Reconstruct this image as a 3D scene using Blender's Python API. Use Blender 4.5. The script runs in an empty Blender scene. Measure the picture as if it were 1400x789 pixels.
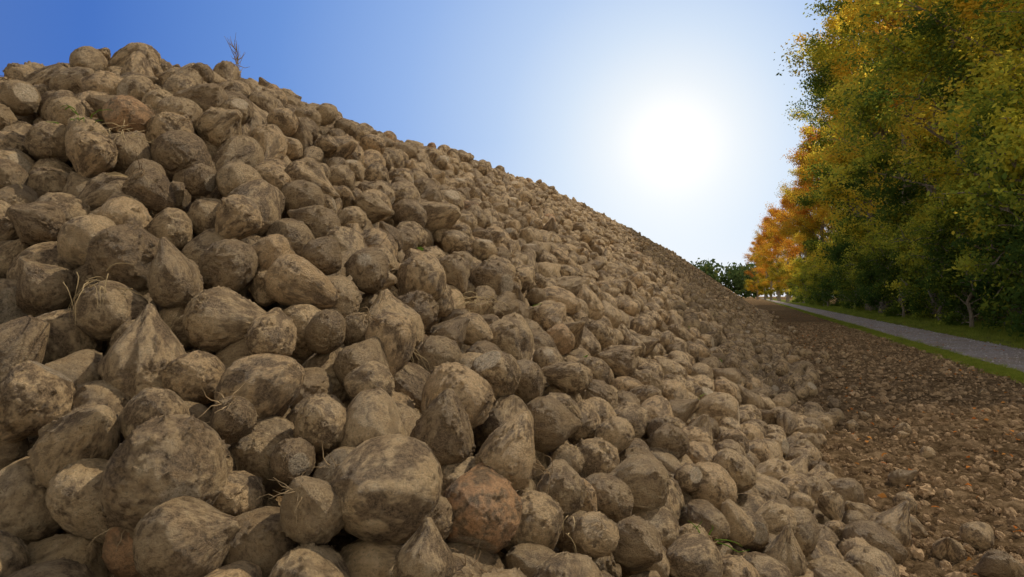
import bpy, math, random
import numpy as np
from mathutils import Vector, Matrix, Euler, noise

random.seed(7); rng=np.random.default_rng(7)
scene=bpy.context.scene
AZ=math.radians(19.5); SA,CA=math.sin(AZ),math.cos(AZ)
FX=0.70
def uv2xy(u,v):   # u = into the heap, v = along heap
    return FX - CA*u + SA*v, SA*u + CA*v
UR=6.0; VEND=50.0
KN=np.array([-.5,1.5,3,5,8,14,25,42.]); KH=np.array([2.33,2.31,2.27,2.56,2.84,3.52,4.3,5.02])
_vf=np.arange(-3,70,.1); _hf=np.interp(_vf,KN,KH); _k=np.exp(-np.linspace(-2,2,15)**2); _k/=_k.sum()
_hf=np.convolve(np.pad(_hf,7,mode='edge'),_k,mode='valid')
def softplus(x,k): return k*np.logaddexp(0,x/k)
def smin(a,b,k): return -k*np.logaddexp(-a/k,-b/k)
def heap(u,v):
    u=np.asarray(u,float); v=np.asarray(v,float)
    uu=UR-np.sqrt((u-UR)**2+0.12)
    side=0.733*softplus(uu-0.31,0.20)
    e1=0.949*softplus(v+0.166,0.25)
    e2=0.75*softplus(VEND-v,0.3)
    H=np.interp(v,_vf,_hf)
    z=smin(side,e1,0.20); z=smin(z,H,0.13); z=smin(z,e2,0.2)
    z=z+0.035*np.sin(u*1.9+v*0.8)*np.clip(z,0,1)+0.035*np.sin(v*1.3-u*0.7)*np.clip(z,0,1)
    return z

# ------------------------------------------------------------ node helpers
def newmat(name):
    m=bpy.data.materials.new(name); m.use_nodes=True
    nt=m.node_tree; nt.nodes.clear()
    out=nt.nodes.new('ShaderNodeOutputMaterial')
    return m,nt,out
class N:
    def __init__(s,nt): s.nt=nt
    def n(s,t,**kw):
        x=s.nt.nodes.new(t)
        for k,v in kw.items(): setattr(x,k,v)
        return x
    def l(s,a,b): s.nt.links.new(a,b)
    def noise(s,vec,scale,detail=4,rough=.6):
        x=s.n('ShaderNodeTexNoise'); x.inputs['Scale'].default_value=scale
        x.inputs['Detail'].default_value=detail; x.inputs['Roughness'].default_value=rough
        if vec is not None: s.l(vec,x.inputs['Vector'])
        return x.outputs['Fac']
    def ramp(s,fac,stops):
        x=s.n('ShaderNodeValToRGB'); cr=x.color_ramp
        while len(cr.elements)<len(stops): cr.elements.new(0.5)
        for e,(p,c) in zip(cr.elements,stops):
            e.position=p; e.color=(c[0],c[1],c[2],1) if hasattr(c,'__len__') else (c,c,c,1)
        s.l(fac,x.inputs['Fac']); return x.outputs['Color']
    def mix(s,fac,a,b,mode='MIX'):
        x=s.n('ShaderNodeMix'); x.data_type='RGBA'; x.blend_type=mode
        for inp,val in ((x.inputs[0],fac),(x.inputs[6],a),(x.inputs[7],b)):
            if isinstance(val,(int,float)): inp.default_value=val
            elif isinstance(val,tuple): inp.default_value=(*val,1)
            else: s.l(val,inp)
        return x.outputs[2]
    def math(s,op,a,b=None,c=None,clamp=False):
        x=s.n('ShaderNodeMath'); x.operation=op; x.use_clamp=clamp
        for i,val in enumerate((a,b,c)):
            if val is None: continue
            if isinstance(val,(int,float)): x.inputs[i].default_value=val
            else: s.l(val,x.inputs[i])
        return x.outputs[0]
    def bump(s,h,strength,dist,normal=None):
        x=s.n('ShaderNodeBump'); x.inputs['Strength'].default_value=strength
        x.inputs['Distance'].default_value=dist; s.l(h,x.inputs['Height'])
        if normal is not None: s.l(normal,x.inputs['Normal'])
        return x.outputs['Normal']
    def diff(s,col,normal=None,rough=.6):
        x=s.n('ShaderNodeBsdfDiffuse'); s.l(col,x.inputs['Color']); x.inputs['Roughness'].default_value=rough
        if normal is not None: s.l(normal,x.inputs['Normal'])
        return x.outputs[0]
    def gloss(s,sh,f,rough,normal=None):
        x=s.n('ShaderNodeBsdfGlossy'); x.inputs['Color'].default_value=(1,1,1,1); x.inputs['Roughness'].default_value=rough
        if normal is not None: s.l(normal,x.inputs['Normal'])
        m=s.n('ShaderNodeMixShader'); m.inputs[0].default_value=f; s.l(sh,m.inputs[1]); s.l(x.outputs[0],m.inputs[2]); return m.outputs[0]

# ------------------------------------------------------------ materials
def mat_beet():
    m,nt,out=newmat('beet_skin'); g=N(nt)
    loc=g.n('ShaderNodeAttribute',attribute_name='loc').outputs['Vector']
    rnd=g.n('ShaderNodeObjectInfo').outputs['Random']
    off=g.n('ShaderNodeVectorMath',operation='SCALE'); off.inputs[0].default_value=(37,91,53); g.l(rnd,off.inputs['Scale'])
    ad=g.n('ShaderNodeVectorMath',operation='ADD'); g.l(loc,ad.inputs[0]); g.l(off.outputs[0],ad.inputs[1])
    v=ad.outputs[0]
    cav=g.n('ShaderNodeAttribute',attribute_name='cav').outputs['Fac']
    cut=g.n('ShaderNodeAttribute',attribute_name='cut').outputs['Fac']
    n1=g.noise(v,1.2,1,.6); n2=g.noise(v,3.5,4,.7); n3=g.noise(v,13,6,.85)
    r2=g.math('FRACT',g.math('MULTIPLY',rnd,17.31))
    r3=g.math('FRACT',g.math('MULTIPLY',rnd,93.7))
    skin=g.ramp(n2,[(.25,(.42,.29,.155)),(.42,(.55,.40,.225)),(.58,(.64,.485,.29)),(.78,(.74,.60,.39))])
    tone=g.ramp(r2,[(0,(.60,.56,.50)),(.3,(.88,.85,.80)),(.7,(1.08,1.04,.97)),(.985,(1.08,1.0,.90)),(.993,(1.0,.78,.64)),(1,(.95,.72,.58))])
    skin=g.mix(1.0,skin,tone,'MULTIPLY')
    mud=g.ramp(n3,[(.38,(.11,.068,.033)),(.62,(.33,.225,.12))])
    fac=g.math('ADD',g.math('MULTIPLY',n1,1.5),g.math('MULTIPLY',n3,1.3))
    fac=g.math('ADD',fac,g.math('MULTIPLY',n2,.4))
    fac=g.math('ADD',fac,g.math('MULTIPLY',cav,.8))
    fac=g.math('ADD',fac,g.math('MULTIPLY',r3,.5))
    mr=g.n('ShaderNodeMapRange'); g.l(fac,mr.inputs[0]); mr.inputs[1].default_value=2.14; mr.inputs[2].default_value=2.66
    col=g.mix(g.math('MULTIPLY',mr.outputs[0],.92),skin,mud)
    cutc=g.ramp(n2,[(.3,(.58,.45,.29)),(.6,(.76,.64,.46))])
    cf=g.math('MULTIPLY',cut,g.ramp(n3,[(.35,.3),(.6,1)]))
    col=g.mix(g.math('MULTIPLY',cf,.75),col,cutc)
    sp=g.ramp(n3,[(.36,.45),(.47,.95),(.64,1.12)])
    col=g.mix(1.0,col,sp,'MULTIPLY')
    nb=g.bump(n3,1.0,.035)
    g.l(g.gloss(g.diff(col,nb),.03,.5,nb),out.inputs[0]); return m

def mat_soil(name='soil',scale=1.0):
    m,nt,out=newmat(name); g=N(nt)
    tc=g.n('ShaderNodeTexCoord').outputs['Object']
    n1=g.noise(tc,.8*scale,2,.6); n2=g.noise(tc,9*scale,8,.8)
    c=g.ramp(n2,[(.36,(.075,.048,.025)),(.5,(.24,.165,.09)),(.64,(.50,.36,.21))])
    c=g.mix(1.0,c,g.ramp(n1,[(.3,(.75,.72,.7)),(.7,(1.15,1.1,1.05))]),'MULTIPLY')
    g.l(g.diff(c,g.bump(n2,1.0,.15/scale),.8),out.inputs[0]); return m

def mat_path():
    m,nt,out=newmat('gravel_path_surface'); g=N(nt)
    tc=g.n('ShaderNodeTexCoord').outputs['Object']
    n1=g.noise(tc,.9,4,.6); n2=g.noise(tc,14,8,.85)
    c=g.ramp(n2,[(.35,(.20,.175,.165)),(.5,(.38,.34,.325)),(.68,(.56,.51,.49))])
    c=g.mix(g.ramp(n1,[(.42,0),(.7,.7)]),c,(.29,.22,.14))
    g.l(g.diff(c,g.bump(n2,1,.06),.8),out.inputs[0]); return m

def mat_verge():
    m,nt,out=newmat('verge_turf'); g=N(nt)
    tc=g.n('ShaderNodeTexCoord').outputs['Object']
    n1=g.noise(tc,2,6,.7); n2=g.noise(tc,18,6,.7)
    c=g.ramp(n1,[(.3,(.18,.14,.06)),(.45,(.15,.16,.04)),(.7,(.18,.22,.045))])
    c=g.mix(1.0,c,g.ramp(n2,[(.3,.6),(.7,1.3)]),'MULTIPLY')
    g.l(g.diff(c,g.bump(n2,1,.05),.8),out.inputs[0]); return m

def mat_leaf(name,stops,trans=.55):
    m,nt,out=newmat(name); g=N(nt)
    t=g.n('ShaderNodeAttribute',attribute_name='tone').outputs['Fac']
    oi=g.n('ShaderNodeObjectInfo').outputs['Random']
    t=g.math('ADD',t,g.math('MULTIPLY',g.math('SUBTRACT',oi,.5),.22),clamp=True)
    c=g.ramp(t,stops)
    d=g.n('ShaderNodeBsdfDiffuse'); g.l(c,d.inputs[0])
    tr=g.n('ShaderNodeBsdfTranslucent'); g.l(c,tr.inputs[0])
    mx=g.n('ShaderNodeMixShader'); mx.inputs[0].default_value=trans
    g.l(d.outputs[0],mx.inputs[1]); g.l(tr.outputs[0],mx.inputs[2]); g.l(mx.outputs[0],out.inputs[0]); return m
def mat_bark():
    m,nt,out=newmat('bark'); g=N(nt)
    tc=g.n('ShaderNodeTexCoord').outputs['Object']
    mp=g.n('ShaderNodeMapping'); mp.inputs['Scale'].default_value=(6,6,1.2); g.l(tc,mp.inputs[0])
    n=g.noise(mp.outputs[0],3,4,.7)
    c=g.ramp(n,[(.3,(.12,.09,.065)),(.7,(.38,.33,.26))])
    g.l(g.diff(c,g.bump(n,.8,.05)),out.inputs[0]); return m
def mat_simple(name,c1,c2,scale=20,trans=0):
    m,nt,out=newmat(name); g=N(nt)
    tc=g.n('ShaderNodeTexCoord').outputs['Object']
    rnd=g.n('ShaderNodeObjectInfo').outputs['Random']
    n=g.noise(tc,scale,2,.6)
    f=g.math('ADD',g.math('MULTIPLY',n,.5),g.math('MULTIPLY',rnd,.5))
    c=g.ramp(f,[(.25,c1),(.75,c2)])
    sh=g.diff(c)
    if trans:
        tr=g.n('ShaderNodeBsdfTranslucent'); g.l(c,tr.inputs[0])
        mx=g.n('ShaderNodeMixShader'); mx.inputs[0].default_value=trans
        g.l(sh,mx.inputs[1]); g.l(tr.outputs[0],mx.inputs[2]); sh=mx.outputs[0]
    g.l(sh,out.inputs[0]); return m

M_beet=mat_beet(); M_soil=mat_soil(); M_path=mat_path(); M_verge=mat_verge(); M_bark=mat_bark()
M_clod=mat_simple('soil_clod',(.14,.092,.05),(.44,.31,.18),14)
M_leafl=mat_simple('fallen_leaf',(.36,.10,.02),(.55,.26,.07),3,.2)
M_straw=mat_simple('straw',(.28,.20,.10),(.60,.48,.28),8,.2)
M_rooth=mat_simple('root_fibre',(.20,.13,.07),(.48,.36,.21),8,.1)
M_grass=mat_simple('grass_blade',(.18,.23,.03),(.42,.44,.07),3,.45)
M_weed=mat_simple('green_leaf',(.10,.18,.02),(.20,.32,.05),6,.35)
G_=(.14,.20,.035); YG=(.44,.46,.055); Y=(.84,.66,.07); O=(.68,.32,.04); R=(.46,.17,.03)
ML_green=mat_leaf('foliage_green',[(0,(.07,.12,.025)),(.40,G_),(.66,YG),(1,(.78,.64,.07))])
ML_yel=mat_leaf('foliage_yellow',[(0,(.09,.14,.025)),(.25,G_),(.42,YG),(.62,Y),(.9,(.86,.62,.08)),(1,(.80,.46,.06))])
ML_or=mat_leaf('foliage_orange',[(0,(.20,.20,.025)),(.35,(.60,.42,.04)),(.7,O),(1,R)])
ML_far=mat_leaf('foliage_far',[(0,(.045,.07,.028)),(.7,(.08,.12,.038)),(1,(.17,.16,.04))],.3)

# ------------------------------------------------------------ mesh helpers
def np_mesh(name,verts,faces_flat,sizes,mats,midx=None,attrs=None,smooth=False):
    me=bpy.data.meshes.new(name)
    verts=np.asarray(verts,np.float32); faces_flat=np.asarray(faces_flat,np.int32); sizes=np.asarray(sizes,np.int32)
    me.vertices.add(len(verts)); me.vertices.foreach_set('co',verts.ravel())
    me.loops.add(len(faces_flat)); me.loops.foreach_set('vertex_index',faces_flat)
    me.polygons.add(len(sizes)); st=np.concatenate([[0],np.cumsum(sizes)[:-1]]).astype(np.int32)
    me.polygons.foreach_set('loop_start',st); me.polygons.foreach_set('loop_total',sizes)
    for m in mats: me.materials.append(m)
    if midx is not None: me.polygons.foreach_set('material_index',np.asarray(midx,np.int32))
    me.polygons.foreach_set('use_smooth',np.full(len(sizes),smooth))
    me.update(calc_edges=True)
    for k,(dom,val) in (attrs or {}).items():
        a=me.attributes.new(k,'FLOAT',dom); a.data.foreach_set('value',np.asarray(val,np.float32))
    me.validate()
    return me
def addobj(name,me,parent=None,coll=None):
    o=bpy.data.objects.new(name,me); (coll or scene.collection).objects.link(o)
    if parent: o.parent=parent
    return o
def grid_mesh(name,X,Yv,Z,mat,smooth=True):
    nr,nc=X.shape; verts=np.stack([X,Yv,Z],-1).reshape(-1,3)
    i=np.arange(nr*nc).reshape(nr,nc)
    f=np.stack([i[:-1,:-1],i[:-1,1:],i[1:,1:],i[1:,:-1]],-1).reshape(-1,4)
    p=verts[f[0]]; nz=np.cross(p[1]-p[0],p[2]-p[0])[2]
    if nz<0: f=f[:,::-1]
    return np_mesh(name,verts,f.ravel(),np.full(len(f),4),[mat],smooth=smooth)

def scatter(name,pts,rots,scl,idx,coll,parent=None):
    me=bpy.data.meshes.new(name); me.vertices.add(len(pts))
    me.vertices.foreach_set('co',np.asarray(pts,np.float32).ravel())
    a=me.attributes.new('srot','FLOAT_VECTOR','POINT'); a.data.foreach_set('vector',np.asarray(rots,np.float32).ravel())
    a=me.attributes.new('sscl','FLOAT_VECTOR','POINT'); a.data.foreach_set('vector',np.asarray(scl,np.float32).ravel())
    a=me.attributes.new('sidx','INT','POINT'); a.data.foreach_set('value',np.asarray(idx,np.int32))
    o=addobj(name,me,parent)
    ng=bpy.data.node_groups.new(name+'_gn','GeometryNodeTree')
    ng.interface.new_socket('Geometry',in_out='INPUT',socket_type='NodeSocketGeometry')
    ng.interface.new_socket('Geometry',in_out='OUTPUT',socket_type='NodeSocketGeometry')
    n=ng.nodes; L=ng.links.new
    gi=n.new('NodeGroupInput'); go=n.new('NodeGroupOutput')
    iop=n.new('GeometryNodeInstanceOnPoints'); ci=n.new('GeometryNodeCollectionInfo')
    ci.inputs['Collection'].default_value=coll; ci.inputs['Separate Children'].default_value=True
    ci.inputs['Reset Children'].default_value=True
    def na(t,nm):
        x=n.new('GeometryNodeInputNamedAttribute'); x.data_type=t; x.inputs['Name'].default_value=nm
        return [s for s in x.outputs if s.enabled and s.name=='Attribute'][0]
    L(gi.outputs[0],iop.inputs['Points']); L(ci.outputs[0],iop.inputs['Instance'])
    iop.inputs['Pick Instance'].default_value=True
    L(na('INT','sidx'),iop.inputs['Instance Index'])
    er=n.new('FunctionNodeEulerToRotation'); L(na('FLOAT_VECTOR','srot'),er.inputs[0]); L(er.outputs[0],iop.inputs['Rotation'])
    L(na('FLOAT_VECTOR','sscl'),iop.inputs['Scale'])
    L(iop.outputs[0],go.inputs[0])
    md=o.modifiers.new('scatter','NODES'); md.node_group=ng
    return o
def randrot(n):
    out=np.empty((n,3))
    q=rng.normal(size=(n,4)); q/=np.linalg.norm(q,axis=1)[:,None]
    w,x,y,z=q.T
    out[:,0]=np.arctan2(2*(w*x+y*z),1-2*(x*x+y*y)); out[:,1]=np.arcsin(np.clip(2*(w*y-z*x),-1,1)); out[:,2]=np.arctan2(2*(w*z+x*y),1-2*(y*y+z*z))
    return out
class TB:
    def __init__(s): s.v=[];s.f=[];s.n=0
    def tube(s,pts,rad,k=6):
        pts=np.array(pts); rings=[]
        for i,p in enumerate(pts):
            d=pts[min(i+1,len(pts)-1)]-pts[max(i-1,0)]; d=d/(np.linalg.norm(d)+1e-9)
            a=np.cross(d,[0.3,.9,.1]); a/=np.linalg.norm(a)+1e-9; b=np.cross(d,a)
            t=np.arange(k)*2*math.pi/k
            rings.append(p+rad[i]*(np.cos(t)[:,None]*a+np.sin(t)[:,None]*b))
        s.v.append(np.concatenate(rings))
        for i in range(len(pts)-1):
            for j in range(k):
                s.f.append((s.n+i*k+j,s.n+i*k+(j+1)%k,s.n+(i+1)*k+(j+1)%k,s.n+(i+1)*k+j))
        s.n+=len(pts)*k

# ------------------------------------------------------------ beet variants
import bmesh
def ico(sub):
    bm=bmesh.new(); bmesh.ops.create_icosphere(bm,subdivisions=sub,radius=1)
    v=np.array([x.co[:] for x in bm.verts]); f=np.array([[a.index for a in p.verts] for p in bm.faces]); bm.free(); return v,f
IV,IF=ico(6)
beets=bpy.data.collections.new('sugar_beet_variants')
NB=18
def fbm(p,o,s,octv=3,H=.8):
    return noise.fractal(Vector((p[0]*s+o,p[1]*s-o,p[2]*s+o*.5)),H,2.0,octv)
for k in range(NB):
    R_=random.Random(100+k)
    L=R_.uniform(1.1,2.05); taper=R_.uniform(.5,.95); fl=R_.uniform(.80,1.0); tip=R_.uniform(.90,.99)
    ga=R_.uniform(0,6.28); gd=R_.uniform(.03,.11); bend=R_.uniform(-.25,.25); bd=R_.uniform(0,6.28)
    off=k*13.7; sq=R_.uniform(.93,1.07)
    V=IV.copy(); x,y,z=V.T
    ang=np.arctan2(y,x); zl=np.clip(-z,0,1)
    hz=np.sqrt(np.clip(1-z*z,1e-9,1))
    if k%2==0:
        f=1-zl**1.4*taper*.50
    else:
        tt=np.clip((zl-.15)/.8,0,1); f=1-(.42+.24*taper)*tt*tt*(3-2*tt)
    gro=np.exp(-(((ang-ga+math.pi)%math.pi-math.pi/2)/.2)**2)*np.clip(1-z*z,0,1)
    f=f*(1-gd*gro)
    zz=np.where(z<0,np.maximum(z,-tip)*L,z*fl)
    X=x*f*sq; Y_=y*f/sq
    X=X+bend*np.cos(bd)*zl**2; Y_=Y_+bend*np.sin(bd)*zl**2
    d1=np.array([fbm(p,off,.9,1) for p in IV])
    d2=np.array([fbm(p,off+50,2.2,2) for p in IV])
    d3=np.array([fbm(p,off+90,7,4,.6) for p in IV])
    clod=np.clip(np.array([fbm(p,off+20,3.1,4,.5) for p in IV])-.34,0,.6)
    disp=1+.11*d1+.032*d2+.011*d3+.20*clod*R_.uniform(.1,1)*(1+.5*d3)
    rings=.008*np.sin(zz*24+d1*9)*np.clip(-z+.1,0,1)*np.clip(hz,0,1)
    disp=disp+rings
    P=np.stack([X*disp,Y_*disp,zz*(1+.06*d1+.03*d2)+.01*d3],1)
    docut=R_.random()<.5
    crown=np.clip(z,0,1)
    tx,ty=R_.uniform(-.18,.18),R_.uniform(-.18,.18)
    if docut:
        lim=fl*R_.uniform(.82,.93)+tx*P[:,0]+ty*P[:,1]
        e=P[:,2]-lim
        iscut=np.clip(e/.04,0,1)
        P[:,2]=np.where(e>0,lim+.03*(1-np.exp(-e/.03))+e*.12+.01*d3,P[:,2])
    else:
        iscut=np.zeros(len(P))
        P[:,2]+= .07*np.abs(np.sin(ang*3.5+d2*3))*crown**2 + .12*np.clip(crown-.8,0,1)*2*np.abs(d3)
    P[:,2]+= (L-1)*.33
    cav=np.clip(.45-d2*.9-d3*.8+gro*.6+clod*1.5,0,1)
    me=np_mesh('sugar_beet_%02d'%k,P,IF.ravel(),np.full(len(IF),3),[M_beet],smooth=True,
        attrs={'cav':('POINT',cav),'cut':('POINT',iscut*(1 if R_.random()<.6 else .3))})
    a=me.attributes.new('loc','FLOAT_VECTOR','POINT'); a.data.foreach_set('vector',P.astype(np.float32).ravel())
    beets.objects.link(bpy.data.objects.new('sugar_beet_%02d'%k,me))

# ------------------------------------------------------------ packing
cs=.02; u0,u1=-.6,7.0; v0,v1=-1.2,VEND+1.0
nu=int((u1-u0)/cs); nv=int((v1-v0)/cs)
UU=u0+cs*np.arange(nu); VV=v0+cs*np.arange(nv)
GU,GV=np.meshgrid(UU,VV)
F=heap(GU,GV)
cn=rng.normal(size=(nv//12+3,nu//12+3))
iv=np.arange(nv)/12; iu=np.arange(nu)/12
def bil(c,a,b):
    a0=a.astype(int); b0=b.astype(int); fa=(a-a0)[:,None]; fb=(b-b0)[None]
    return (c[a0][:,b0]*(1-fa)*(1-fb)+c[a0+1][:,b0]*fa*(1-fb)+c[a0][:,b0+1]*(1-fa)*fb+c[a0+1][:,b0+1]*fa*fb)
F=F+.04*bil(cn,iv,iu)-.01
RM=.070
Hh=np.maximum(F-.27,.055)
S=Hh-F+rng.random(F.shape)*.04
S[:8]=9;S[-8:]=9;S[:,:8]=9;S[:,-8:]=9
placed=[]
W=9; off=np.arange(-W,W+1)*cs; D2=off[:,None]**2+off[None]**2
TILE=120
for t0 in range(0,nv,TILE):
    t1=min(nv,t0+TILE); sub=S[t0:t1]
    while True:
        m=int(sub.argmin()); a,b=divmod(m,nu)
        if sub[a,b]>0: break
        ia=t0+a
        r=RM*min(1.42,max(.64,random.gauss(1,.19)))
        zc=Hh[ia,b]
        placed.append((UU[b]+random.uniform(-.01,.01),VV[ia]+random.uniform(-.01,.01),zc,r))
        D=(r+RM)*.95
        a0,a1=max(0,ia-W),min(nv,ia+W+1); b0,b1=max(0,b-W),min(nu,b+W+1)
        d2=D2[a0-ia+W:a1-ia+W,b0-b+W:b1-b+W]
        up=zc+np.sqrt(np.clip(D*D-d2,0,None)); up[d2>=D*D]=-9
        h=Hh[a0:a1,b0:b1]; new=np.maximum(h,up)
        S[a0:a1,b0:b1]+=new-h; Hh[a0:a1,b0:b1]=new
        S[ia,b]=9
placed=np.array(placed); print('beets',len(placed))
px,py=uv2xy(placed[:,0],placed[:,1])
keep=(np.hypot(px,py)>.55)
placed=placed[keep]; px=px[keep]; py=py[keep]
P=np.stack([px,py,placed[:,2]],1); n=len(P)
sc=placed[:,3]*1.0
scl=np.stack([sc*rng.uniform(.94,1.08,n),sc*rng.uniform(.94,1.08,n),sc*rng.uniform(.9,1.12,n)],1)
pile=scatter('sugar_beet_pile',P,randrot(n),scl,rng.integers(0,NB,n),beets)

def heap_top(x,y,rad=.06):
    d=(P[:,0]-x)**2+(P[:,1]-y)**2
    c=np.where(d<rad**2)[0]
    if len(c)==0: c=[int(d.argmin())]
    j=max(c,key=lambda q:P[q,2]); return P[j].copy(),placed[j,3]

# ------------------------------------------------------------ ground sheet
def axis(lo,hi,a,b,step,g=1.25):
    core=list(np.arange(a,b,step)); r=[];s=step;x=core[-1]
    while x<hi: s*=g; x+=s; r.append(x)
    l=[];s=step;x=core[0]
    while x>lo: s*=g; x-=s; l.append(x)
    return np.array(l[::-1]+core+r)
au=axis(-2500,2500,-2.4,1.5,.03,1.06); av=axis(-2500,2500,-.8,9,.03,1.08)
U,V=np.meshgrid(au,av)
Z=np.maximum(heap(U,V)-.27,0)
nz=np.array([noise.fractal(Vector((a*5,b*5,0)),.6,2,4) if (-2.5<a<1 and -1<b<16) else 0 for a,b in zip(U.ravel(),V.ravel())]).reshape(U.shape)
msk=np.clip((U+2.15)/.15,0,1)
Z=Z+.035*nz*msk
X,Yy=uv2xy(U,V)
addobj('ground',grid_mesh('ground',X,Yy,Z,M_soil))
def strip(name,wa,wb,z,mat,va=-40,vb=400,nw=6,wob=.0):
    a=np.linspace(-wa,-wb,nw); b=np.concatenate([np.linspace(va,40,260),np.linspace(41,vb,80)])
    A,B=np.meshgrid(a,b)
    if wob:
        e=np.array([noise.noise(Vector((q*1.5,3.1,0)))*wob+noise.noise(Vector((q*.25,7,0)))*wob for q in b])
        A[:,0]+=e; A[:,-1]-=e[::-1]
    x,y=uv2xy(A,B); return addobj(name,grid_mesh(name,x,y,np.full_like(x,z),mat))
strip('grass_verge',2.28,7.5,.012,M_verge,wob=.10)
strip('gravel_path',2.62,4.00,.020,M_path,wob=.05)

# ------------------------------------------------------------ clods, leaves
clods=bpy.data.collections.new('soil_clods')
cv,cf=ico(3)
for k in range(8):
    d=np.array([1+.34*fbm(p,k*7.,1.3,2)+.26*fbm(p,k*9.+3,3.8,4,.5) for p in cv]); q=cv*d[:,None]*np.array([1,random.uniform(.6,1),random.uniform(.45,.8)])
    clods.objects.link(bpy.data.objects.new('clod_%d'%k,np_mesh('clod_%d'%k,q,cf.ravel(),np.full(len(cf),3),[M_clod],smooth=False)))
def ground_pts(n,ulo,uhi,vlo,vhi,pw=1.6):
    u=rng.uniform(ulo,uhi,n); v=vlo+(vhi-vlo)*rng.random(n)**pw
    return u,v
nC=64000
u,v=ground_pts(nC,-2.3,.6,.2,28,1.9)
s=np.clip(rng.lognormal(math.log(.0066),.70,nC),.003,.045)
x,y=uv2xy(u,v); z=np.maximum(heap(u,v)-.27,0)+s*.15
scatter('soil_clod_field',np.stack([x,y,z],1),randrot(nC),np.repeat(s[:,None],3,1),rng.integers(0,8,nC),clods)
nS=50
u=-np.abs(rng.exponential(.33,nS))+.05; v=rng.uniform(1.6,14,nS); x,y=uv2xy(u,v); s=rng.uniform(.03,.06,nS)
scatter('stray_beets',np.stack([x,y,s*.65],1),randrot(nS),np.repeat(s[:,None],3,1),rng.integers(0,NB,nS),beets)
nP=9000
u=-rng.uniform(2.6,4.05,nP); v=3+45*rng.random(nP)**1.7; x,y=uv2xy(u,v); s=np.clip(rng.lognormal(math.log(.006),.5,nP),.003,.02)
M_stone=mat_simple('path_stone',(.25,.22,.21),(.56,.52,.49),14)
stones=bpy.data.collections.new('path_stones')
for k in range(3):
    mm=bpy.data.meshes['clod_%d'%k].copy(); mm.materials.clear(); mm.materials.append(M_stone)
    stones.objects.link(bpy.data.objects.new('path_stone_%d'%k,mm))
scatter('path_gravel',np.stack([x,y,.02+s*.2],1),randrot(nP),np.repeat(s[:,None],3,1),rng.integers(0,3,nP),stones)

def leafmesh(name,mat,L=1,W=.6,seed=0):
    r=random.Random(seed); vs=[];fs=[]
    prof=[(0,.02),(.15,.5),(.35,1),(.55,.85),(.75,.55),(.9,.25),(1,.02)]
    for i,(t,w) in enumerate(prof):
        zc=.12*math.sin(t*3)+r.uniform(-.04,.04)
        for sgn in (-1,0,1): vs.append((sgn*w*W/2,t*L-.5*L,zc+(abs(sgn)*.12*w*r.uniform(.2,1.4))))
    for i in range(len(prof)-1):
        for j in (0,1): a=i*3+j; fs.append((a,a+1,a+4,a+3))
    return np_mesh(name,vs,np.array(fs).ravel(),np.full(len(fs),4),[mat],smooth=True)
lv=bpy.data.collections.new('fallen_leaf_variants')
for k in range(4): lv.objects.link(bpy.data.objects.new('leaf_%d'%k,leafmesh('leaf_%d'%k,M_leafl,1,.7,k)))
nL=1500
u,v=ground_pts(nL,-6,.3,.4,40,1.5); x,y=uv2xy(u,v)
z=np.where(u<-2.2,.03,np.maximum(heap(u,v)-.27,0)+.025)
rt=np.stack([rng.normal(0,.35,nL),rng.normal(0,.35,nL),rng.uniform(0,6.28,nL)],1)
s=rng.uniform(.02,.045,nL)
scatter('fallen_leaves',np.stack([x,y,z],1),rt,np.repeat(s[:,None],3,1),rng.integers(0,4,nL),lv)

def tuft(name,mat,nb,h,spread,w,seed,lean=.6):
    r=random.Random(seed); vs=[];fs=[]
    for b in range(nb):
        a=r.uniform(0,6.28); bx,by=r.gauss(0,spread),r.gauss(0,spread); hh=h*r.uniform(.5,1.1); ln=r.uniform(.1,lean)*hh
        wa=r.uniform(0,6.28); wx,wy=math.cos(wa)*w,math.sin(wa)*w; base=len(vs)
        for i in range(4):
            t=i/3; k=1-t*.9
            cx=bx+math.cos(a)*ln*t*t; cy=by+math.sin(a)*ln*t*t; cz=hh*t*(1-.15*t)
            vs+= [(cx-wx*k,cy-wy*k,cz),(cx+wx*k,cy+wy*k,cz)]
        for i in range(3): q=base+2*i; fs.append((q,q+1,q+3,q+2))
    return np_mesh(name,vs,np.array(fs).ravel(),np.full(len(fs),4),[mat])
gt=bpy.data.collections.new('grass_tufts')
for k in range(5): gt.objects.link(bpy.data.objects.new('tuft_%d'%k,tuft('tuft_%d'%k,M_grass,36,.08,.05,.0025,k)))
nG=15000
half=nG*3//5
u=np.concatenate([-2.42+rng.normal(0,.10,half),-rng.uniform(4.05,7.0,nG-half)])
v=1+95*rng.random(nG)**1.8
x,y=uv2xy(u,v); s=np.where(u<-4.0,rng.uniform(.6,1.2,nG)+np.clip((-u-4.2)*1.1,0,3.4)*rng.random(nG),rng.uniform(.35,.8,nG))
scatter('verge_grass',np.stack([x,y,np.full(nG,.01)],1),np.stack([np.zeros(nG),np.zeros(nG),rng.uniform(0,6.28,nG)],1),np.repeat(s[:,None],3,1),rng.integers(0,5,nG),gt)

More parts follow.
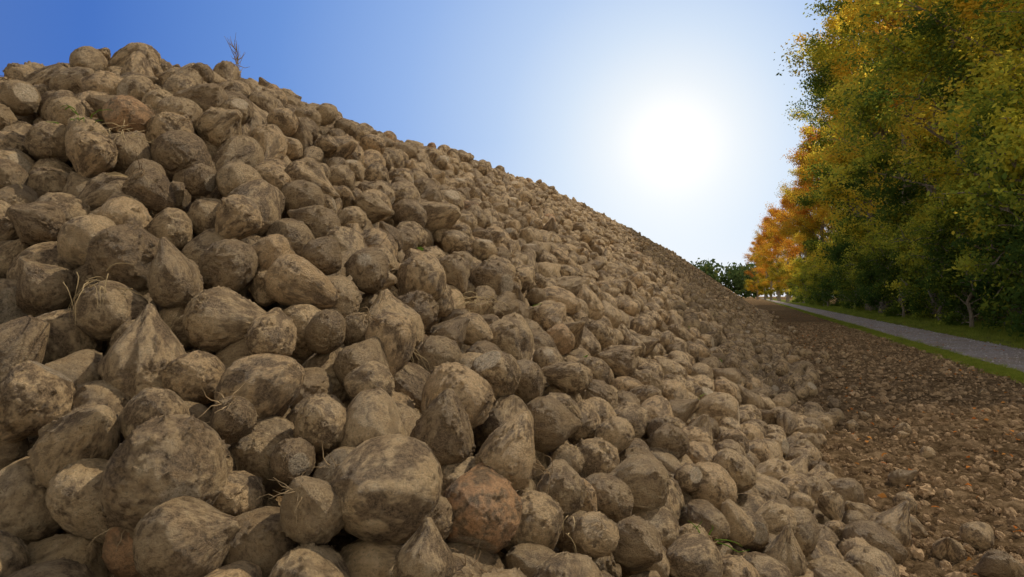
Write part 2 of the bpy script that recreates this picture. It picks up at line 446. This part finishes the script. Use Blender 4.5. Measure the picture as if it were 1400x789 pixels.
# ------------------------------------------------------------ trees
def leafquads(cent,size,r):
    n=len(cent)
    a=r.normal(size=(n,3)); a/=np.linalg.norm(a,axis=1)[:,None]
    b=np.cross(a,r.normal(size=(n,3))); b/=np.linalg.norm(b,axis=1)[:,None]
    s=size[:,None]
    q=np.stack([cent-a*s,cent+b*s*.55,cent+a*s,cent-b*s*.55],1)
    return q.reshape(-1,3)
def tree_mesh(name,seed,H,lmat,Rc=4.2,base=.12,nl=30,leafs=52000,lsz=.085,trunk=.26,tonebias=0):
    r=np.random.default_rng(seed); tb=TB()
    tp=[np.array([0,0,-.2])]; k=9
    for i in range(1,k+1):
        tp.append(np.array([r.normal(0,.18)*i/3,r.normal(0,.18)*i/3,H*.97*i/k]))
    tr=[trunk*(1-.93*i/k)+.02 for i in range(k+1)]; tr[0]*=1.35
    tb.tube(tp,tr,9); tp=np.array(tp)
    nodes=[]
    for i in range(nl):
        t=base+(1-base)*((i+r.random())/nl); zf=t*k; j=min(int(zf),k-1); p0=tp[j]+(tp[j+1]-tp[j])*(zf-j)
        env=(math.sin(min(1,(t-base)/(1-base)*1.0)*math.pi*.82+.35))**.8
        Lb=Rc*max(.25,env)*r.uniform(.55,1.3); az=i*2.4+r.normal(0,.5); el=math.radians(r.uniform(5,40)+30*t)
        d=np.array([math.cos(az)*math.cos(el),math.sin(az)*math.cos(el),math.sin(el)])
        pts=[p0]; 
        for q in range(1,6):
            d=d+r.normal(0,.13,3)+np.array([0,0,.03]); d/=np.linalg.norm(d); pts.append(pts[-1]+d*Lb/5)
        rb=trunk*.38*(1-t*.75)
        tb.tube(pts,[rb*(1-.85*q/5)+.006 for q in range(6)],5)
        for q in range(2,6):
            for w in range(2 if q<5 else 3):
                dd=d+r.normal(0,.65,3); dd/=np.linalg.norm(dd); l2=Lb*r.uniform(.22,.42)
                sp=[pts[q],pts[q]+dd*l2*.5+r.normal(0,.05,3),pts[q]+dd*l2+np.array([0,0,-.1*l2])]
                tb.tube(sp,[.022,.014,.005],4)
                for tt in (.35,.6,.85,1.05): nodes.append(sp[0]+(sp[2]-sp[0])*tt)
            nodes.append(pts[q])
    nodes=np.array(nodes); nc=len(nodes)
    wts=r.gamma(.9,1,nc); cnt=r.multinomial(leafs,wts/wts.sum())
    idx=np.repeat(np.arange(nc),cnt)
    rad=(.18+.25*r.random(nc))*(Rc/4.2)
    cent=nodes[idx]+r.normal(size=(leafs,3))*rad[idx][:,None]*np.array([1,1,.75])
    cent[:,2]=np.maximum(cent[:,2],.15)
    size=lsz*r.uniform(.6,1.3,leafs)
    q=leafquads(cent,size,r)
    ctone=np.array([noise.noise(Vector(p*.28))*.8 for p in nodes])+r.normal(0,.14,nc)+nodes[:,2]/H*.58-.25
    tone=np.clip(.45+tonebias+ctone[idx]+r.normal(0,.09,leafs),0,1)
    bv=np.concatenate(tb.v); nb=len(bv); bf=np.array(tb.f)
    lf=nb+np.arange(leafs*4).reshape(-1,4)
    verts=np.concatenate([bv,q]); faces=np.concatenate([bf,lf])
    mi=np.concatenate([np.zeros(len(bf)),np.ones(leafs)])
    tn=np.concatenate([np.zeros(len(bf)),tone])
    return np_mesh(name,verts,faces.ravel(),np.full(len(faces),4),[M_bark,lmat],mi,{'tone':('FACE',tn)})
T_y=[tree_mesh('tree_y0',1,24,ML_yel,4.4,.16,tonebias=.0),tree_mesh('tree_y1',2,22,ML_yel,4.0,.12,tonebias=.06)]
T_g=[tree_mesh('tree_g0',3,23,ML_green,4.4,.10,tonebias=.06),tree_mesh('tree_g1',4,20,ML_green,4.0,.10,tonebias=.10)]
T_o=[tree_mesh('tree_o0',5,19,ML_or,4.4,.08),tree_mesh('tree_o1',6,18,ML_or,4.0,.08,tonebias=-.16)]
S_=[tree_mesh('shrub0',11,4.6,ML_green,1.9,.04,26,20000,.06,.05),tree_mesh('shrub1',12,3.8,ML_green,1.8,.03,26,18000,.055,.05,tonebias=.08)]
def place(name,me,w,v,s=1.0,rz=None,sz=None):
    x,y=uv2xy(-w,v); o=addobj(name,me); o.location=(x,y,0)
    o.rotation_euler=(0,0,random.uniform(0,6.28) if rz is None else rz); o.scale=(s,s,s if sz is None else sz); return o
row=[(6.7,17,T_g[0],.82,.60),(6.4,20.5,T_y[1],.85,.66),(6.8,24.3,T_y[0],.85,.66),(6.5,28.3,T_g[1],.92,.84),(6.6,32.5,T_y[1],.9,.84),(6.2,37,T_y[0],.95,.86),(6.2,42,T_y[1],1.12,1.06),
     (6.5,49,T_g[0],1.1,1.10),(6.7,58,T_y[1],1.0,1.0),(6.6,67,T_y[0],.84,.84),(6.4,77,T_o[1],1.02,1.0),(6.2,88,T_y[0],.8,.8),(6.0,100,T_o[0],.94,.94),(5.8,114,T_o[1],.98,.98),(5.0,130,T_o[0],.95,.95),(4.2,148,T_o[1],1.0,1.0),(3.2,170,T_o[0],.95,.95),(2.2,196,T_o[1],1.0,1.0),(.5,225,T_o[0],.95,.95)]
for w,v,me,s,sz in row: place('autumn_tree',me,w,v,s,None,sz)
for i in range(15):
    v_=16+i*5.6+random.uniform(-1,1); f_=min(1.0,.66+.012*(v_-16))
    place('autumn_tree',random.choice(T_g+[T_y[1]]),10.8+random.uniform(-.6,1.0),v_,max(.85,f_),None,f_*random.uniform(.95,1.05))
for i in range(8):
    v_=20+i*8+random.uniform(-1,1)
    place('autumn_tree',random.choice(T_g),15.5+random.uniform(-.6,1.0),v_,1,None,min(1,.75+.01*(v_-16)))
vv=11.0
i=0
while vv<120:
    place('hedgerow_shrub',S_[i%2],6.0+random.uniform(-.5,.8),vv,random.uniform(.75,1.25)); 
    if vv<70: place('hedgerow_shrub',S_[(i+1)%2],8.8+random.uniform(-.6,.8),vv+.8,random.uniform(1.0,1.5))
    vv+=1.6+vv*.035; i+=1

# distant forest: one mass
r=np.random.default_rng(55)
nk=520; ang=np.radians(r.uniform(-42,62,nk)); dist=r.uniform(300,350,nk)
hs=16.5+3.0*np.array([noise.noise(Vector((a*14,0,0))) for a in ang])+r.normal(0,1.2,nk)
cx=np.sin(ang)*dist; cy=np.cos(ang)*dist
per=130; idx=np.repeat(np.arange(nk),per)
dirv=r.normal(size=(nk*per,3)); dirv/=np.linalg.norm(dirv,axis=1)[:,None]
rr=r.random(nk*per)**.4
cent=np.stack([cx[idx]+dirv[:,0]*rr*5.5,cy[idx]+dirv[:,1]*rr*5.5,hs[idx]*.52+dirv[:,2]*rr*hs[idx]*.5],1)
q=leafquads(cent,r.uniform(.6,1.3,len(cent)),r)
tone=np.clip(.4+r.normal(0,.2,nk)[idx]+r.normal(0,.12,len(idx)),0,1)
addobj('distant_forest',np_mesh('distant_forest',q,np.arange(len(q)),np.full(len(q)//4,4),[ML_far],None,{'tone':('FACE',tone)}))

# ------------------------------------------------------------ straw & weeds on heap
def strand_mesh(name,mat,origin,nb,length,rad,droop,seed,curl=.25,sp=.03):
    r=np.random.default_rng(seed); tb=TB()
    for b in range(nb):
        p=np.array(origin)+r.normal(0,sp,3)*np.array([1,1,.5]); d=r.normal(0,1,3); d[1]-=.6*droop; d[2]=abs(d[2])*.5+(.2 if droop<.5 else -.3); d/=np.linalg.norm(d)
        L=length*r.uniform(.4,1.2); pts=[p]
        for i in range(6):
            d=d+r.normal(0,curl,3)+np.array([0,0,-droop*.45]); d/=np.linalg.norm(d); pts.append(pts[-1]+d*L/6)
        tb.tube(pts,[rad*(1-.12*i) for i in range(7)],4)
    f=np.array(tb.f); return np_mesh(name,np.concatenate(tb.v),f.ravel(),np.full(len(f),4),[mat])
def strands(name,*a): return addobj(name,strand_mesh(name,*a))
for i,(x,y,nb,L,dr) in enumerate([(-.40,1.12,46,.22,1.0),(-.30,2.05,50,.13,.6),(.50,2.1,34,.14,.4),(-.15,2.8,40,.12,.5),(-1.4,2.4,24,.12,.5),(.15,1.5,14,.10,.8),(.9,3.2,26,.14,.3),(-1.0,1.75,20,.12,.8)]):
    p,rr_=heap_top(x,y); strands('straw_clump',M_straw,p+np.array([0,-.04,rr_*.85]),nb,L,.0014,dr,60+i)
for i,(x,y) in enumerate([(.52,2.0),(1.0,4.0),(-1.5,2.5),(.1,3.4)]):
    p,rr_=heap_top(x,y); strands('green_sprig',M_weed,p+np.array([0,-.03,rr_*.9]),9,.09,.0022,.3,90+i)
# hairy root fibres hanging between the beets
rf=bpy.data.collections.new('root_fibre_variants')
for k in range(4): rf.objects.link(bpy.data.objects.new('root_fibre_%d'%k,strand_mesh('root_fibre_%d'%k,M_rooth,(0,0,0),6+2*k,1.0,.016,.45,300+k,.35,.1)))
near=np.where((P[:,1]<7)&(np.hypot(P[:,0],P[:,1])>.8))[0]
sel=rng.choice(near,min(900,len(near)),replace=False)
fp=P[sel]+np.stack([rng.normal(0,.03,len(sel)),-placed[sel,3]*rng.uniform(.2,.9,len(sel)),placed[sel,3]*rng.uniform(.3,.9,len(sel))],1)
s=rng.uniform(.03,.085,len(sel))
scatter('root_fibres',fp,np.stack([rng.normal(0,.6,len(sel)),rng.normal(0,.6,len(sel)),rng.uniform(-1,1,len(sel))],1),np.repeat(s[:,None],3,1),rng.integers(0,4,len(sel)),rf)
def sprig(x,y,H=.38):
    p,rr_=heap_top(x,y,.15); r=np.random.default_rng(9); tb=TB(); p=p+np.array([0,0,.02])
    for s in range(3):
        d=np.array([r.normal(0,.2),r.normal(0,.2),1]); pts=[p]
        for i in range(6):
            d=d+r.normal(0,.1,3); d/=np.linalg.norm(d); pts.append(pts[-1]+d*H/6*r.uniform(.8,1.1))
            if i>1:
                for w in range(3):
                    e=d+r.normal(0,.6,3); e/=np.linalg.norm(e); tb.tube([pts[-1],pts[-1]+e*.04,pts[-1]+e*.07+np.array([0,0,.02])],[.002,.0015,.0008],4)
        tb.tube(pts,[.0032-.0004*i for i in range(7)],4)
    f=np.array(tb.f); addobj('dry_weed',np_mesh('dry_weed',np.concatenate(tb.v),f.ravel(),np.full(len(f),4),[M_straw]))
yw=4.0; sprig(-.398*yw,yw,.25)
sel=rng.choice(len(P),1300,replace=False); sel=sel[(P[sel,1]<14)]
top=P[sel]+np.stack([rng.normal(0,.03,len(sel)),rng.normal(0,.03,len(sel)),placed[sel,3]*.9],1)
wl=bpy.data.collections.new('beet_leaf_bits')
wl.objects.link(bpy.data.objects.new('bit_a',leafmesh('bit_a',M_weed,1.3,.5,8)))
wl.objects.link(bpy.data.objects.new('bit_b',leafmesh('bit_b',M_straw,1.6,.3,9)))
wl.objects.link(bpy.data.objects.new('bit_c',leafmesh('bit_c',M_leafl,1,.6,10)))
m_=len(sel); s=rng.uniform(.02,.05,m_)
scatter('beet_leaf_debris',top,randrot(m_),np.repeat(s[:,None],3,1),rng.choice([0,0,1,1,1,2],m_),wl)

# ------------------------------------------------------------ light / sky
SUN_AZ=math.radians(13.3); SUN_EL=math.radians(12.3)
sd=Vector((math.sin(SUN_AZ)*math.cos(SUN_EL),math.cos(SUN_AZ)*math.cos(SUN_EL),math.sin(SUN_EL)))
w=bpy.data.worlds.new('World'); scene.world=w; w.use_nodes=True
nt=w.node_tree; nt.nodes.clear(); g=N(nt)
sky=g.n('ShaderNodeTexSky'); sky.sky_type='NISHITA'; sky.sun_disc=False
sky.sun_elevation=SUN_EL; sky.sun_rotation=SUN_AZ; sky.air_density=1.0; sky.dust_density=.4; sky.ozone_density=2.0; sky.altitude=100
tc=g.n('ShaderNodeTexCoord').outputs['Generated']
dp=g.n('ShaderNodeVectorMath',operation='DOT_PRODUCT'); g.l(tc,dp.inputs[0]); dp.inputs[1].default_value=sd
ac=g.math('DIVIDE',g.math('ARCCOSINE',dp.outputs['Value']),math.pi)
glow_fill=g.ramp(ac,[(0,(1.15,1.15,1.1)),(2/180,(.99,.99,.98)),(5/180,(.80,.86,.92)),(9/180,(.62,.74,.90)),(14/180,(.45,.60,.86)),(22/180,(.28,.44,.79)),(32/180,(.135,.28,.67)),(44/180,(.055,.16,.53)),(56/180,(.09,.18,.48)),(80/180,(.42,.44,.50)),(105/180,(.62,.60,.56)),(140/180,(.95,.86,.74)),(1,(.95,.85,.72))])  # sun glow; wide angles are an added warm bright sky, frontal fill from behind camera
sx=g.n('ShaderNodeSeparateXYZ'); g.l(tc,sx.inputs[0])
hz_=g.ramp(sx.outputs['Z'],[(0,.55),(.10,.22),(.22,0)])
col=g.mix(hz_,glow_fill,(.80,.87,.95))
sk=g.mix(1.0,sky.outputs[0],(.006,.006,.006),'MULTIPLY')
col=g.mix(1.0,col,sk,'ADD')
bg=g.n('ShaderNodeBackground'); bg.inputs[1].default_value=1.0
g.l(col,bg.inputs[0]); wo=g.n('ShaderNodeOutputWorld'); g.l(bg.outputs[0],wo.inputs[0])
sl=bpy.data.lights.new('sun','SUN'); sl.energy=5.0; sl.angle=math.radians(.6); sl.color=(1,.87,.67)
so=addobj('sun',sl)
LA,LE=math.radians(58),math.radians(47)
ld=Vector((math.sin(LA)*math.cos(LE),math.cos(LA)*math.cos(LE),math.sin(LE)))
so.rotation_euler=(-ld).to_track_quat('-Z','Y').to_euler()

cam=bpy.data.cameras.new('camera'); co=addobj('camera',cam); scene.camera=co
cam.lens=24; cam.sensor_width=36; cam.clip_start=.05; cam.clip_end=6000
co.location=(0,0,1.0); co.rotation_euler=(math.radians(90.65),0,0)
scene.view_settings.view_transform='Standard'; scene.view_settings.look='None'; scene.view_settings.exposure=0
